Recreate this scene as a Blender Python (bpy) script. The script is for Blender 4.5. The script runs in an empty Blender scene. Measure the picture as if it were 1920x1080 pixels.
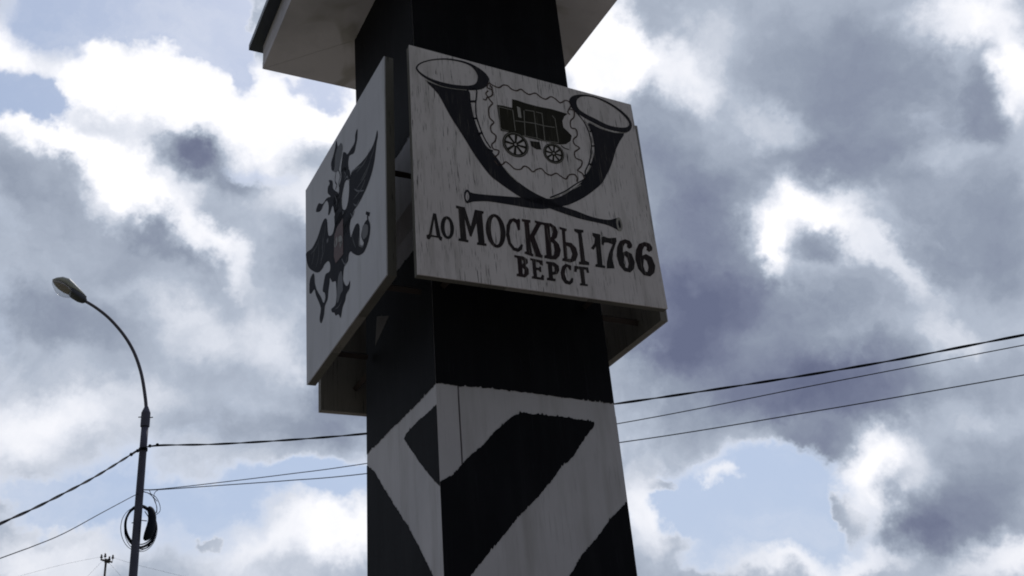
import bpy, bmesh, math, random
import numpy as np
from mathutils import Vector, Matrix
from mathutils.geometry import tessellate_polygon
random.seed(7)
scene = bpy.context.scene
rad = math.radians

# ------------------------------------------------------------------ camera
CAM_H = 1.6
F = 2010.7                       # focal length in pixels of the 1920 px wide photograph
PITCH, ROLL = 0.4813, -0.0969
cp, sp, cr, sr = math.cos(PITCH), math.sin(PITCH), math.cos(ROLL), math.sin(ROLL)
_fw = Vector((0, cp, sp)); _up = Vector((0, -sp, cp)); _rt = Vector((1, 0, 0))
RT = cr*_rt + sr*_up
UP = -sr*_rt + cr*_up
FW = _fw
EYE = Vector((0, 0, CAM_H))
cam_data = bpy.data.cameras.new('camera')
cam = bpy.data.objects.new('camera', cam_data)
scene.collection.objects.link(cam)
cam_data.sensor_width = 36.0
cam_data.lens = F/1920*36.0
cam_data.clip_start = 0.05
cam_data.clip_end = 3000
m3 = Matrix((RT, UP, -FW)).transposed()
cam.matrix_world = Matrix.Translation(EYE) @ m3.to_4x4()
scene.camera = cam

# ------------------------------------------------------------------ exposure and render
scene.render.engine = 'CYCLES'
scene.view_settings.view_transform = 'Standard'
scene.view_settings.look = 'None'
scene.view_settings.exposure = 0.0
scene.view_settings.gamma = 1.0
scene.view_settings.use_curve_mapping = False
scene.cycles.filter_width = 1.9
scene.cycles.max_bounces = 8

def ray(px, py):
    """direction through a point of the photograph (used to trace outlines onto the real planes)"""
    return (px-960)/F*RT - (py-540)/F*UP + FW
def hit(px, py, p0, n):
    d = ray(px, py)
    return EYE + d*((p0-EYE).dot(n)/d.dot(n))

# ------------------------------------------------------------------ sun
SUN_EL, SUN_AZ = rad(52), rad(4)      # azimuth from +Y towards +X: ahead of the camera, high, so every face in view is in shade
sd = Vector((math.sin(SUN_AZ)*math.cos(SUN_EL), math.cos(SUN_AZ)*math.cos(SUN_EL), math.sin(SUN_EL)))
sl = bpy.data.lights.new('sun', 'SUN'); sl.energy = 2.4; sl.angle = rad(0.6); sl.color = (1, .95, .88)
so = bpy.data.objects.new('sun', sl); scene.collection.objects.link(so)
so.rotation_euler = (-sd).to_track_quat('-Z', 'Y').to_euler(); so.location = (0, 0, 60)

# ------------------------------------------------------------------ world: blue sky with backlit broken cloud
world = bpy.data.worlds.new('World'); scene.world = world; world.use_nodes = True
wn, wl = world.node_tree.nodes, world.node_tree.links
wn.clear()
world.cycles.sampling_method = 'MANUAL'; world.cycles.sample_map_resolution = 256
SKY = 0.10
def W(kind, **kw):
    n = wn.new(kind)
    for k, v in kw.items(): setattr(n, k, v)
    return n
def put(n, i, v):
    if isinstance(v, bpy.types.NodeSocket): n.id_data.links.new(v, n.inputs[i])
    elif n.inputs[i].type == 'RGBA' and len(v) == 3: n.inputs[i].default_value = (*v, 1)
    else: n.inputs[i].default_value = v
def wmath(op, a, b=0.0, c=None, clamp=False):
    n = W('ShaderNodeMath', operation=op, use_clamp=clamp); put(n, 0, a); put(n, 1, b)
    if c is not None: put(n, 2, c)
    return n.outputs[0]
def wvec(op, a, b=(0, 0, 0), s=None):
    n = W('ShaderNodeVectorMath', operation=op); put(n, 0, a)
    if op == 'SCALE': put(n, 'Scale', s)
    else: put(n, 1, b)
    return n.outputs['Value'] if op in ('LENGTH', 'DOT_PRODUCT') else n.outputs[0]
def wnoise(vec, scale, detail, rough, color=False, dist=0.0):
    n = W('ShaderNodeTexNoise'); put(n, 'Vector', vec); put(n, 'Scale', scale); put(n, 'Detail', detail); put(n, 'Roughness', rough); put(n, 'Distortion', dist)
    return n.outputs['Color' if color else 'Fac']
tc = W('ShaderNodeTexCoord')
D = tc.outputs['Generated']
# clouds flatten towards the horizon: noise is sampled on a domed layer
warp = wvec('SCALE', wvec('SUBTRACT', wnoise(D, 7.0, 6, .62, True), (.5, .5, .5)), s=.13)
warp2 = wvec('SCALE', wvec('SUBTRACT', wnoise(D, 30.0, 5, .65, True), (.5, .5, .5)), s=.022)
DW = wvec('ADD', wvec('ADD', D, warp), warp2)
def blobs(spec, base):
    acc = base
    for (px, py, rx, ry, rot, amp) in spec:
        c = ray(px, py); L = c.length; c = c.normalized()
        a = rad(-rot)
        X = (RT*math.cos(a) + UP*math.sin(a)); X = (X - c*X.dot(c)).normalized()
        Y = c.cross(X).normalized()
        rm = Matrix((X, Y, c)).transposed()
        mp = W('ShaderNodeMapping', vector_type='TEXTURE')
        seq = W('ShaderNodeVectorMath', operation='MULTIPLY_ADD')   # negligible term: only makes the nodes run one after another
        put(seq, 0, acc); put(seq, 1, (1e-9, 1e-9, 1e-9)); put(seq, 2, DW)
        put(mp, 'Vector', seq.outputs[0])
        mp.inputs['Location'].default_value = c
        mp.inputs['Rotation'].default_value = rm.to_euler('XYZ')
        mp.inputs['Scale'].default_value = (rx/F/L**0.5, ry/F/L**0.5, .6)
        ln = wvec('LENGTH', mp.outputs[0])
        mr = W('ShaderNodeMapRange', interpolation_type='SMOOTHSTEP')
        put(mr, 'Value', ln); put(mr, 'From Min', 1.5); put(mr, 'From Max', .25); put(mr, 'To Min', 0.0); put(mr, 'To Max', amp)
        acc = wmath('ADD', acc, mr.outputs[0])
    return acc
COVER = [  # gaps of blue (negative) and puffs standing in them (positive): where the clouds hang in the sky
 (270, 10, 205, 85, 8, -1.3), (370, 75, 115, 65, 15, -.9), (430, 30, 60, 90, 0, -.7), (55, 165, 90, 55, 20, -1.2), (120, 200, 50, 35, 30, -.7),
 (595, 158, 55, 22, 15, -.9), (455, 160, 22, 30, 0, -.7), (480, 340, 55, 18, 10, -.45),
 (150, 925, 180, 55, -25, -.75), (420, 935, 270, 50, -3, -.85), (330, 1000, 130, 65, 0, -.6), (600, 905, 130, 35, -4, -.8), (20, 900, 60, 25, 20, -.7),
 (1400, 930, 235, 72, -4, -.9), (1340, 975, 190, 80, 0, -.75), (1480, 990, 150, 60, 10, -.65), (1500, 870, 90, 35, 10, -.6), (1300, 1060, 110, 30, 0, -.6),
 (1385, 917, 46, 26, 30, 1.0), (1205, 930, 40, 60, 0, 1.0), (1235, 1030, 70, 60, 0, 1.0), (1590, 960, 30, 45, 0, 1.2), (1265, 905, 35, 16, 0, .9),
 (60, 1010, 100, 40, 0, .8), (385, 1025, 16, 10, 30, .9), (500, 60, 30, 40, 0, .9), (230, 80, 45, 45, 0, .8),
]
SHADE = [
 (400, 195, 250, 70, 12, -.62), (190, 110, 50, 80, 25, -.5), (25, 40, 60, 60, 0, -.45), (70, 235, 140, 35, 20, -.4), (560, 190, 150, 70, 0, -.6), (250, 300, 130, 45, 25, -.5),
 (340, 430, 150, 32, 38, -.42), (230, 370, 60, 30, 35, -.4), (560, 380, 60, 50, 0, -.25), (470, 300, 60, 40, 0, -.3),
 (1110, 100, 85, 95, 0, -.75), (1230, 140, 110, 50, 15, -.35), (1320, 75, 70, 60, 0, -.12), (1440, 210, 70, 40, 10, -.22),
 (1470, 400, 75, 65, 0, -.52), (1550, 370, 110, 44, 25, -.34), (1640, 480, 130, 34, 42, -.32), (1455, 460, 26, 60, -10, -.35), (1745, 285, 70, 30, -15, -.18),
 (1890, 130, 45, 80, 0, -.5), (1800, 25, 90, 45, 0, -.38), (60, 800, 110, 70, 0, -.3), (330, 600, 120, 50, 20, -.2), (230, 760, 120, 50, 0, -.2), (520, 640, 70, 60, 30, -.15),
 (560, 1020, 150, 45, -18, -.3), (640, 990, 70, 50, 0, -.2), (1205, 960, 60, 100, 0, -.32), (1640, 900, 45, 90, 10, -.35), (1900, 1050, 110, 40, -10, -.35), (1560, 1060, 150, 26, -5, -.35),
 (120, 1030, 130, 50, 0, -.25), (1380, 915, 60, 45, 0, -.3), (1690, 860, 60, 60, 0, -.2), (1750, 620, 60, 30, 0, -.15), (60, 60, 50, 90, 0, -.2), (1230, 40, 60, 60, 0, .1),
 (320, 300, 55, 42, 0, .45), (400, 335, 75, 42, 20, .32), (120, 350, 180, 55, 22, .05), (80, 470, 170, 90, 10, .06), (130, 590, 190, 45, 8, .20), (30, 340, 60, 40, 0, .08), (260, 395, 70, 22, 35, .25), (330, 460, 90, 30, 40, .2),
 (560, 270, 70, 40, 0, .16), (600, 480, 90, 60, 0, .2), (640, 690, 90, 110, 0, .35), (500, 800, 200, 45, 5, .2), (440, 700, 110, 60, 0, .1),
 (1250, 330, 160, 90, 0, .24), (1290, 500, 140, 130, 0, .36), (1540, 450, 60, 36, 20, .32), (1400, 560, 220, 60, 5, .26), (1220, 640, 120, 60, 0, .3), (1400, 700, 260, 100, 0, .32),
 (1580, 740, 170, 70, 0, .32), (1540, 840, 55, 36, 0, .3), (1450, 130, 170, 130, 0, .12), (1640, 150, 170, 150, 0, .16), (1560, 290, 160, 60, 0, .18), (1810, 200, 70, 70, 0, .2), (1820, 420, 140, 120, 0, .2),
 (1800, 960, 120, 80, 0, .32), (1720, 1000, 60, 50, 0, .2), (1880, 850, 80, 60, 0, .2), (1870, 700, 90, 60, 0, .15), (1240, 200, 90, 40, 0, .1),
]
cover = blobs(COVER, wmath('MULTIPLY_ADD', wnoise(DW, 7.5, 8, .6), 1.5, .2))
n_soft = wnoise(wvec('ADD', D, warp), 9.0, 9, .6)
shade = blobs(SHADE, wmath('MULTIPLY_ADD', n_soft, .52, .18))
C1 = W('ShaderNodeMapRange', interpolation_type='SMOOTHSTEP'); put(C1, 'Value', cover); put(C1, 'From Min', .02); put(C1, 'From Max', .86)
wisp = W('ShaderNodeMapRange', interpolation_type='SMOOTHSTEP'); put(wisp, 'Value', wnoise(wvec('MULTIPLY', DW, (1, 1, 2.2)), 6.0, 7, .62)); put(wisp, 'From Min', .42); put(wisp, 'From Max', .8); put(wisp, 'To Max', .4)
mask = wmath('MAXIMUM', C1.outputs[0], wisp.outputs[0])
E1 = W('ShaderNodeMapRange', interpolation_type='SMOOTHSTEP'); put(E1, 'Value', cover); put(E1, 'From Min', .2); put(E1, 'From Max', 1.05); put(E1, 'To Min', .42)
shade_e = wmath('MULTIPLY', shade, E1.outputs[0])   # thin cloud edges let more light through
cr_ = W('ShaderNodeValToRGB'); put(cr_, 0, shade_e)
el = cr_.color_ramp.elements
stops = [(0.0, (1.02, 1.02, 1.06)), (.2, (.78, .81, .89)), (.42, (.455, .51, .61)), (.62, (.295, .34, .43)), (.85, (.18, .205, .30)), (1.0, (.135, .155, .245))]
el[0].position = stops[0][0]; el[0].color = (*stops[0][1], 1); el[1].position = stops[-1][0]; el[1].color = (*stops[-1][1], 1)
for p, c in stops[1:-1]:
    e = el.new(p); e.color = (*c, 1)
# forward scattering: cloud is brightest on the sun's side of the sky and duller away from it
cosg = wvec('DOT_PRODUCT', D, tuple(sd))
fs = W('ShaderNodeMapRange', interpolation_type='SMOOTHSTEP'); put(fs, 'Value', cosg); put(fs, 'From Min', -.3); put(fs, 'From Max', .85); put(fs, 'To Min', .24); put(fs, 'To Max', 1.0)
cloud = wvec('SCALE', wvec('SCALE', cr_.outputs[0], s=fs.outputs[0]), s=1/SKY)
sky = W('ShaderNodeTexSky', sky_type='NISHITA', sun_disc=False, sun_elevation=SUN_EL, sun_rotation=SUN_AZ, altitude=100, air_density=1.0, dust_density=1.0, ozone_density=1.0)
veil = wvec('ADD', wvec('SCALE', sky.outputs[0], s=.6), (2.2, 2.65, 3.5))  # thin high haze over the blue
zz_ = W('ShaderNodeSeparateXYZ'); put(zz_, 0, D)
low = W('ShaderNodeMapRange', interpolation_type='SMOOTHSTEP'); put(low, 'Value', zz_.outputs[2]); put(low, 'From Min', .5); put(low, 'From Max', .05); put(low, 'To Max', .75)
hz_ = W('ShaderNodeMix', data_type='RGBA'); put(hz_, 'Factor', low.outputs[0]); wl.new(veil, hz_.inputs[6]); hz_.inputs[7].default_value = (5.0, 5.6, 7.0, 1)
veil = hz_.outputs[2]   # the air pales the blue towards the horizon
mx = W('ShaderNodeMix', data_type='RGBA'); put(mx, 'Factor', mask)
wl.new(veil, mx.inputs[6]); wl.new(cloud, mx.inputs[7])
bg = W('ShaderNodeBackground'); put(bg, 'Color', mx.outputs[2]); put(bg, 'Strength', SKY)
wo = W('ShaderNodeOutputWorld'); wl.new(bg.outputs[0], wo.inputs[0])
#WORLD_END

# ------------------------------------------------------------------ helpers
COL = scene.collection
def link(name, me, parent=None, mat=None):
    o = bpy.data.objects.new(name, me); COL.objects.link(o)
    if parent is not None: o.parent = parent
    if mat is not None:
        me.materials.append(mat)
    return o
def thing(name, label, cat, loc=(0, 0, 0), rz=0.0, group=None):
    o = bpy.data.objects.new(name, None); COL.objects.link(o)
    o.empty_display_size = .2
    o.location = loc; o.rotation_euler = (0, 0, rz); o['label'] = label; o['category'] = cat
    if group: o['group'] = group
    return o
def mesh_of(name, verts, faces):
    me = bpy.data.meshes.new(name); me.from_pydata([tuple(v) for v in verts], [], faces); me.validate(); me.update(); return me
def bm_mesh(name, bm, smooth=False):
    bmesh.ops.recalc_face_normals(bm, faces=bm.faces)
    me = bpy.data.meshes.new(name); bm.to_mesh(me); bm.free()
    if smooth:
        for p in me.polygons: p.use_smooth = True
    return me
def add_box(bm, x0, x1, y0, y1, z0, z1, M=None):
    vs = [Vector((x, y, z)) for x in (x0, x1) for y in (y0, y1) for z in (z0, z1)]
    if M is not None: vs = [M @ v for v in vs]
    b = [bm.verts.new(v) for v in vs]
    for f in ((0, 1, 3, 2), (4, 6, 7, 5), (0, 4, 5, 1), (2, 3, 7, 6), (0, 2, 6, 4), (1, 5, 7, 3)):
        bm.faces.new([b[i] for i in f])
    return b
def frames(pts):
    out = []; n = len(pts); prev = None
    for i in range(n):
        t = (pts[min(i+1, n-1)]-pts[max(i-1, 0)]).normalized()
        if prev is None:
            a = Vector((0, 0, 1)) if abs(t.z) < .9 else Vector((1, 0, 0))
            x = t.cross(a).normalized()
        else:
            x = (prev - t*prev.dot(t)).normalized()
        prev = x; out.append((t, x, t.cross(x)))
    return out
def add_tube(bm, pts, r, seg=10, cap=True, flat=1.0):
    pts = [Vector(p) for p in pts]
    R_ = r if isinstance(r, (list, tuple)) else [r]*len(pts)
    rings = []
    for p, (t, x, y), q in zip(pts, frames(pts), R_):
        rings.append([bm.verts.new(p + x*math.cos(2*math.pi*k/seg)*q + y*math.sin(2*math.pi*k/seg)*q*flat) for k in range(seg)])
    for a, b in zip(rings, rings[1:]):
        for k in range(seg):
            bm.faces.new((a[k], a[(k+1) % seg], b[(k+1) % seg], b[k]))
    if cap:
        bm.faces.new(rings[0][::-1]); bm.faces.new(rings[-1])
def smooth_path(pts, sub=8):
    pts = [Vector(p) for p in pts]; out = []
    for i in range(len(pts)-1):
        p0 = pts[max(i-1, 0)]; p1 = pts[i]; p2 = pts[i+1]; p3 = pts[min(i+2, len(pts)-1)]
        for k in range(sub):
            t = k/sub
            out.append(.5*((2*p1)+(-p0+p2)*t+(2*p0-5*p1+4*p2-p3)*t*t+(-p0+3*p1-3*p2+p3)*t**3))
    out.append(pts[-1]); return out
def bevel(bm, off, seg=2):
    bmesh.ops.bevel(bm, geom=list(bm.edges), offset=off, segments=seg, affect='EDGES', profile=.5, clamp_overlap=True)

# ------------------------------------------------------------------ materials
def newmat(name):
    m = bpy.data.materials.new(name); m.use_nodes = True
    return m, m.node_tree, m.node_tree.nodes['Principled BSDF']
class NB:
    def __init__(s, nt): s.nt = nt
    def n(s, kind, ins=None, **kw):
        x = s.nt.nodes.new(kind)
        for k, v in kw.items(): setattr(x, k, v)
        for k, v in (ins or {}).items(): put(x, k, v)
        return x
    def tex(s, scale3=(1, 1, 1), coord='Object', loc=(0, 0, 0)):
        return s.n('ShaderNodeMapping', {'Vector': s.n('ShaderNodeTexCoord').outputs[coord], 'Scale': scale3, 'Location': loc}).outputs[0]
    def noise(s, vec, scale, det=5, rough=.6, dist=0.0):
        return s.n('ShaderNodeTexNoise', {'Vector': vec, 'Scale': scale, 'Detail': det, 'Roughness': rough, 'Distortion': dist}).outputs['Fac']
    def rng(s, v, a, b, c=0.0, d=1.0, smooth=False):
        return s.n('ShaderNodeMapRange', {'Value': v, 'From Min': a, 'From Max': b, 'To Min': c, 'To Max': d}, interpolation_type='SMOOTHSTEP' if smooth else 'LINEAR').outputs[0]
    def mix(s, f, a, b, mode='MIX'):
        m = s.n('ShaderNodeMix', data_type='RGBA', blend_type=mode); put(m, 0, f); put(m, 6, a); put(m, 7, b); return m.outputs[2]
    def math(s, op, a, b=0.0):
        m = s.n('ShaderNodeMath', operation=op); put(m, 0, a); put(m, 1, b); return m.outputs[0]
    def bump(s, h, strength, dist=.003):
        return s.n('ShaderNodeBump', {'Height': h, 'Strength': strength, 'Distance': dist}).outputs[0]
def rgb(r, g, b): return (r, g, b, 1)
def paint_mat(name, base, base2, crack=(.03, .028, .026), cracks=.5, grime=(.2, .18, .16), rough=.6, grain=60.0, loc=(0, 0, 0), spec=.3):
    """painted wood: vertical grain, fine vertical cracks, grime"""
    m, nt, b = newmat(name); q = NB(nt)
    v = q.tex((1, 1, .04), loc=loc)
    g1 = q.noise(v, grain*4.4, 2, .6)
    g2 = q.noise(q.tex((1, 1, .12), loc=loc), grain*.35, 5, .6)
    big = q.noise(q.tex((1, 1, 1), loc=loc), 3.0, 5, .6)
    c = q.mix(q.rng(big, .35, .68), base, base2)
    c = q.mix(q.math('MULTIPLY', q.rng(g2, .5, .75), .5), c, grime)
    gate = q.rng(q.noise(q.tex((1, 1, .5), loc=loc), 11.0, 4, .6), .42, .62)
    ck = q.math('MULTIPLY', q.rng(g1, .60, .67), q.math('MULTIPLY', q.math('ADD', gate, .25), cracks))
    ck = q.n('ShaderNodeClamp', {'Value': ck}).outputs[0]
    c = q.mix(ck, c, crack)
    put(b, 'Base Color', c); put(b, 'Roughness', rough); put(b, 'Specular IOR Level', spec)
    h = q.math('SUBTRACT', q.math('MULTIPLY', g2, .5), ck)
    put(b, 'Normal', q.bump(h, .5, .002))
    return m
M = {}
M['board_a'] = paint_mat('weathered_white_paint', rgb(.60, .55, .555), rgb(.52, .47, .475), cracks=.95, grain=74)
M['board_b'] = paint_mat('smooth_grey_white_paint', rgb(.49, .485, .53), rgb(.43, .42, .465), cracks=.08, grime=rgb(.30, .30, .31), grain=40)
M['post_white'] = paint_mat('post_white_paint', rgb(.50, .475, .50), rgb(.43, .41, .435), cracks=.12, grain=36, grime=rgb(.25, .23, .22))
M['post_black'] = paint_mat('post_black_paint', rgb(.006, .006, .008), rgb(.011, .011, .014), crack=(.02, .02, .025, 1), cracks=.3, grime=rgb(.018, .018, .021), grain=36, rough=.65, spec=.05)
M['ink'] = paint_mat('black_sign_paint', rgb(.014, .014, .020), rgb(.022, .020, .026), crack=(.10, .09, .085, 1), cracks=.8, grime=rgb(.04, .036, .038), grain=58, rough=.65, spec=.07)
M['letter'] = paint_mat('brown_black_lettering_paint', rgb(.030, .016, .018), rgb(.022, .022, .024), crack=(.16, .14, .13, 1), cracks=1.0, grime=rgb(.06, .045, .042), grain=58, rough=.7, spec=.07)
M['brown_ink'] = paint_mat('brown_line_paint', rgb(.055, .035, .032), rgb(.08, .06, .055), crack=(.25, .22, .2, 1), cracks=.6, grime=rgb(.14, .12, .11), grain=58, rough=.7, spec=.07)
M['light_ink'] = paint_mat('pale_detail_paint', rgb(.30, .28, .26), rgb(.22, .20, .18), cracks=.8, grain=58)
M['coach_ink'] = paint_mat('dark_olive_coach_paint', rgb(.022, .020, .012), rgb(.016, .014, .016), crack=(.10, .09, .07, 1), cracks=.6, grime=rgb(.04, .036, .026), grain=58, rough=.7, spec=.07)
M['coach_line'] = paint_mat('grey_coach_line_paint', rgb(.20, .185, .165), rgb(.15, .14, .12), cracks=.5, grain=58)
M['eagle'] = paint_mat('blue_black_emblem_paint', rgb(.010, .011, .018), rgb(.016, .016, .024), crack=(.05, .05, .06, 1), cracks=.4, grime=rgb(.03, .028, .034), grain=40, rough=.7, spec=.06)
M['eagle_light'] = paint_mat('grey_feather_paint', rgb(.07, .07, .085), rgb(.035, .035, .045), cracks=.3, grain=40)
M['shield'] = paint_mat('dull_red_shield_paint', rgb(.085, .030, .030), rgb(.055, .024, .026), cracks=.3, grime=rgb(.05, .025, .025), grain=40)
M['rider'] = paint_mat('pale_rider_paint', rgb(.26, .25, .25), rgb(.16, .15, .15), cracks=.3, grain=40)
M['raw_wood'] = paint_mat('bare_brown_plywood', rgb(.21, .19, .17), rgb(.16, .15, .135), crack=(.02, .017, .014, 1), cracks=.7, grime=rgb(.04, .034, .028), grain=30, rough=.8)
M['edge_wood'] = paint_mat('bare_board_edge', rgb(.13, .12, .105), rgb(.085, .08, .07), crack=(.03, .028, .025, 1), cracks=.9, grime=rgb(.06, .055, .045), grain=30, rough=.8)

def soffit_mat():
    m, nt, b = newmat('stained_soffit_paint'); q = NB(nt)
    v = q.tex()
    c = q.mix(q.rng(q.noise(v, 2.6, 6, .62), .38, .66), rgb(.60, .555, .61), rgb(.44, .41, .455))
    ring = q.noise(v, 1.7, 3, .5, 1.2)
    st = q.math('MULTIPLY', q.rng(ring, .56, .60), q.rng(ring, .72, .6))
    c = q.mix(q.math('MULTIPLY', st, .5), c, rgb(.20, .17, .13))
    sp_ = q.rng(q.noise(v, 55, 3, .7), .66, .74)
    c = q.mix(q.math('MULTIPLY', sp_, .5), c, rgb(.16, .14, .13))
    put(b, 'Base Color', c); put(b, 'Roughness', .7)
    put(b, 'Normal', q.bump(q.noise(v, 22, 5, .6), .3, .003)); return m
M['soffit'] = soffit_mat()
def metal_mat(name, c1, c2, rough=.5, metallic=0.0, scale=8, spec=.4):
    m, nt, b = newmat(name); q = NB(nt); v = q.tex()
    n = q.noise(v, scale, 6, .6)
    put(b, 'Base Color', q.mix(q.rng(n, .35, .68), c1, c2)); put(b, 'Roughness', q.rng(n, .3, .7, rough-.1, rough+.12)); put(b, 'Metallic', metallic); put(b, 'Specular IOR Level', spec)
    return m
M['roof'] = metal_mat('dark_blue_roof_sheet', rgb(.022, .026, .042), rgb(.035, .04, .06), .4)
M['lamp_pole'] = metal_mat('grey_painted_steel', rgb(.075, .077, .12), rgb(.10, .10, .145), .7, scale=5, spec=.15)
M['lamp_arm'] = metal_mat('grey_steel_tube', rgb(.09, .087, .12), rgb(.12, .115, .15), .75, scale=5, spec=.12)
M['lamp_body'] = metal_mat('grey_lamp_housing', rgb(.035, .038, .055), rgb(.06, .062, .08), .4)
M['lamp_cover'] = metal_mat('pale_lamp_cover', rgb(.42, .43, .46), rgb(.52, .53, .56), .55, 0)
M['reflector'] = metal_mat('dull_reflector', rgb(.24, .19, .18), rgb(.28, .23, .22), .8, 0, 6, spec=.1)
M['cable'] = metal_mat('black_cable_sheath', rgb(.010, .012, .02), rgb(.016, .019, .03), .8, scale=20, spec=.06)
M['steel'] = metal_mat('rusty_bracket_steel', rgb(.03, .022, .018), rgb(.05, .035, .028), .7, .2, 20)
M['insulator'] = metal_mat('brown_glazed_insulator', rgb(.03, .02, .025), rgb(.05, .035, .04), .3, 0, 20)
M['timber_pole'] = paint_mat('dark_timber_pole', rgb(.05, .04, .045), rgb(.035, .03, .034), cracks=.5, grain=10)
def glass_mat():
    m = bpy.data.materials.new('dusty_clear_lamp_bowl'); m.use_nodes = True; nt = m.node_tree; nt.nodes.clear(); q = NB(nt)
    tr = q.n('ShaderNodeBsdfTransparent', {'Color': rgb(.93, .94, .96)}).outputs[0]
    gl = q.n('ShaderNodeBsdfGlossy', {'Roughness': .18, 'Color': rgb(.8, .8, .8)}).outputs[0]
    tl = q.n('ShaderNodeBsdfDiffuse', {'Color': rgb(.7, .7, .74)}).outputs[0]
    lw = q.n('ShaderNodeLayerWeight', {'Blend': .35}).outputs['Facing']
    x = q.n('ShaderNodeMixShader', {0: q.rng(lw, 0, 1, .10, .38)}); nt.links.new(tr, x.inputs[1]); nt.links.new(tl, x.inputs[2])
    y = q.n('ShaderNodeMixShader', {0: .05}); nt.links.new(x.outputs[0], y.inputs[1]); nt.links.new(gl, y.inputs[2])
    o = q.n('ShaderNodeOutputMaterial'); nt.links.new(y.outputs[0], o.inputs[0]); return m
M['glass'] = glass_mat()
def ground_mat(name, c1, c2, c3, s):
    m, nt, b = newmat(name); q = NB(nt); v = q.tex()
    c = q.mix(q.rng(q.noise(v, .35*s, 8, .6), .35, .65), c1, c2)
    c = q.mix(q.rng(q.noise(v, 9*s, 6, .7), .5, .7), c, c3)
    put(b, 'Base Color', c); put(b, 'Roughness', .9); put(b, 'Normal', q.bump(q.noise(v, 30*s, 4, .7), .6, .02)); return m
M['grass'] = ground_mat('dry_grass_ground', rgb(.09, .10, .045), rgb(.14, .13, .08), rgb(.06, .08, .03), 1)
M['asphalt'] = ground_mat('worn_asphalt', rgb(.055, .055, .056), rgb(.075, .073, .07), rgb(.045, .045, .045), 1)
M['paving'] = ground_mat('pale_concrete_paving', rgb(.17, .16, .165), rgb(.14, .13, .135), rgb(.20, .185, .19), 1)

# ------------------------------------------------------------------ the place: post axis and its frame
TH = 0.4982
PC = Vector((-0.1456, 3.5524, 0))
U = Vector((math.cos(TH), math.sin(TH), 0)); V = Vector((-math.sin(TH), math.cos(TH), 0)); Z = Vector((0, 0, 1))
def wpos(u, v, z): return PC + U*u + V*v + Z*z
TO_LOCAL = (Matrix.Translation(PC) @ Matrix.Rotation(TH, 4, 'Z')).inverted()
def local_hit(px, py, q0, n):
    """outline point of the photograph traced onto a plane given in the post's own frame"""
    w = hit(px, py, wpos(*q0), U*n[0]+V*n[1]+Z*n[2])
    return TO_LOCAL @ w

# ground, street and the paved patch the post stands on
def struct(name, me, mat):
    o = link(name, me, None, mat); o['kind'] = 'structure'; return o
def sheet(name, x0, x1, y0, y1, z, mat, rz=0, loc=(0, 0, 0)):
    me = mesh_of(name, [(x0, y0, z), (x1, y0, z), (x1, y1, z), (x0, y1, z)], [(0, 1, 2, 3)])
    o = struct(name, me, mat); o.location = loc; o.rotation_euler[2] = rz; return o
sheet('ground', -900, 900, -900, 900, 0, M['grass'])
bm = bmesh.new(); add_box(bm, -5, 5, -5.5, 3.5, -.1, .10)
struct('pavement', bm_mesh('pavement', bm), M['paving']).matrix_world = Matrix.Translation(PC) @ Matrix.Rotation(TH, 4, 'Z')
sheet('road', -300, 300, -4, 4, .004, M['asphalt'], rad(8), (0, 22, 0))

# ------------------------------------------------------------------ the post
GROUND_Z = .10
def corner(a, b, z):
    """post corner (a, b = +-1) at height z above the ground; the post leans and tapers very slightly"""
    k = z - CAM_H - 1.5694
    if k > .45:
        h, ou, ov = .3265, .0, .0
    else:
        h, ou, ov = .32501-.00514*k, .01086+.01023*k, -.00533-.00448*k
    return Vector((a*h+ou, b*h+ov, z))
Z_TOP = CAM_H + 3.236          # underside of the cap
ZJ = CAM_H + 1.5694 + .45
post = thing('striped_milestone_post', 'tall square black and white striped wooden milestone post with a flared cap', 'milestone', PC, TH)
post.location.z = 0
def face_frame(k):
    """k 0: front right face (v = -p), 1: left face (u = -p), 2: back (v = +p), 3: right (u = +p); returns left/right corners seen from outside and the outward normal"""
    return [((-1, -1), (1, -1), Vector((0, -1, 0))), ((-1, 1), (-1, -1), Vector((-1, 0, 0))),
            ((1, 1), (-1, 1), Vector((0, 1, 0))), ((1, -1), (1, 1), Vector((1, 0, 0)))][k]
def fpos(k, s, z, off):
    L, R_, n = face_frame(k)
    a = corner(*L, z); b = corner(*R_, z)
    return a.lerp(b, s) + n*off
TK = .022
def plank(k, s0, s1, trim):
    """one vertical board of the cladding, its long edges slightly uneven"""
    zs = [GROUND_Z + (Z_TOP-GROUND_Z)*i/60 for i in range(61)]
    bm = bmesh.new(); rings = []
    L, R_, n = face_frame(k)
    rj = random.Random(k*17+int(s0*100))
    for z in zs:
        j0 = rj.uniform(-.0012, .0012); j1 = rj.uniform(-.0012, .0012)
        wdt = .65
        if k in (0, 2):
            if s0 == 0: j0 = 0
        a0 = s0 + (trim/wdt if s0 == 0 else 0); a1 = s1 - (trim/wdt if s1 == 1 else 0)
        p = [fpos(k, a0, z, 0), fpos(k, a1, z, 0), fpos(k, a1, z, -TK), fpos(k, a0, z, -TK)]
        t = (p[1]-p[0]).normalized()
        p[0] += t*j0; p[3] += t*j0; p[1] += t*j1; p[2] += t*j1
        rings.append([bm.verts.new(x) for x in p])
    for a, b in zip(rings, rings[1:]):
        for q in range(4): bm.faces.new((a[q], a[(q+1) % 4], b[(q+1) % 4], b[q]))
    bm.faces.new(rings[0][::-1]); bm.faces.new(rings[-1])
    return link('face_board', bm_mesh('face_board', bm), post, M['post_white'])
SEAM = .118
for k in range(4):
    tr = 0 if k in (0, 2) else TK
    g = .0045
    if k in (0, 2):
        plank(k, 0, SEAM-g, tr); plank(k, SEAM+g, 1, tr)
    else:
        plank(k, 0, .5-.0007, tr); plank(k, .5+.0007, 1, tr)
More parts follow.
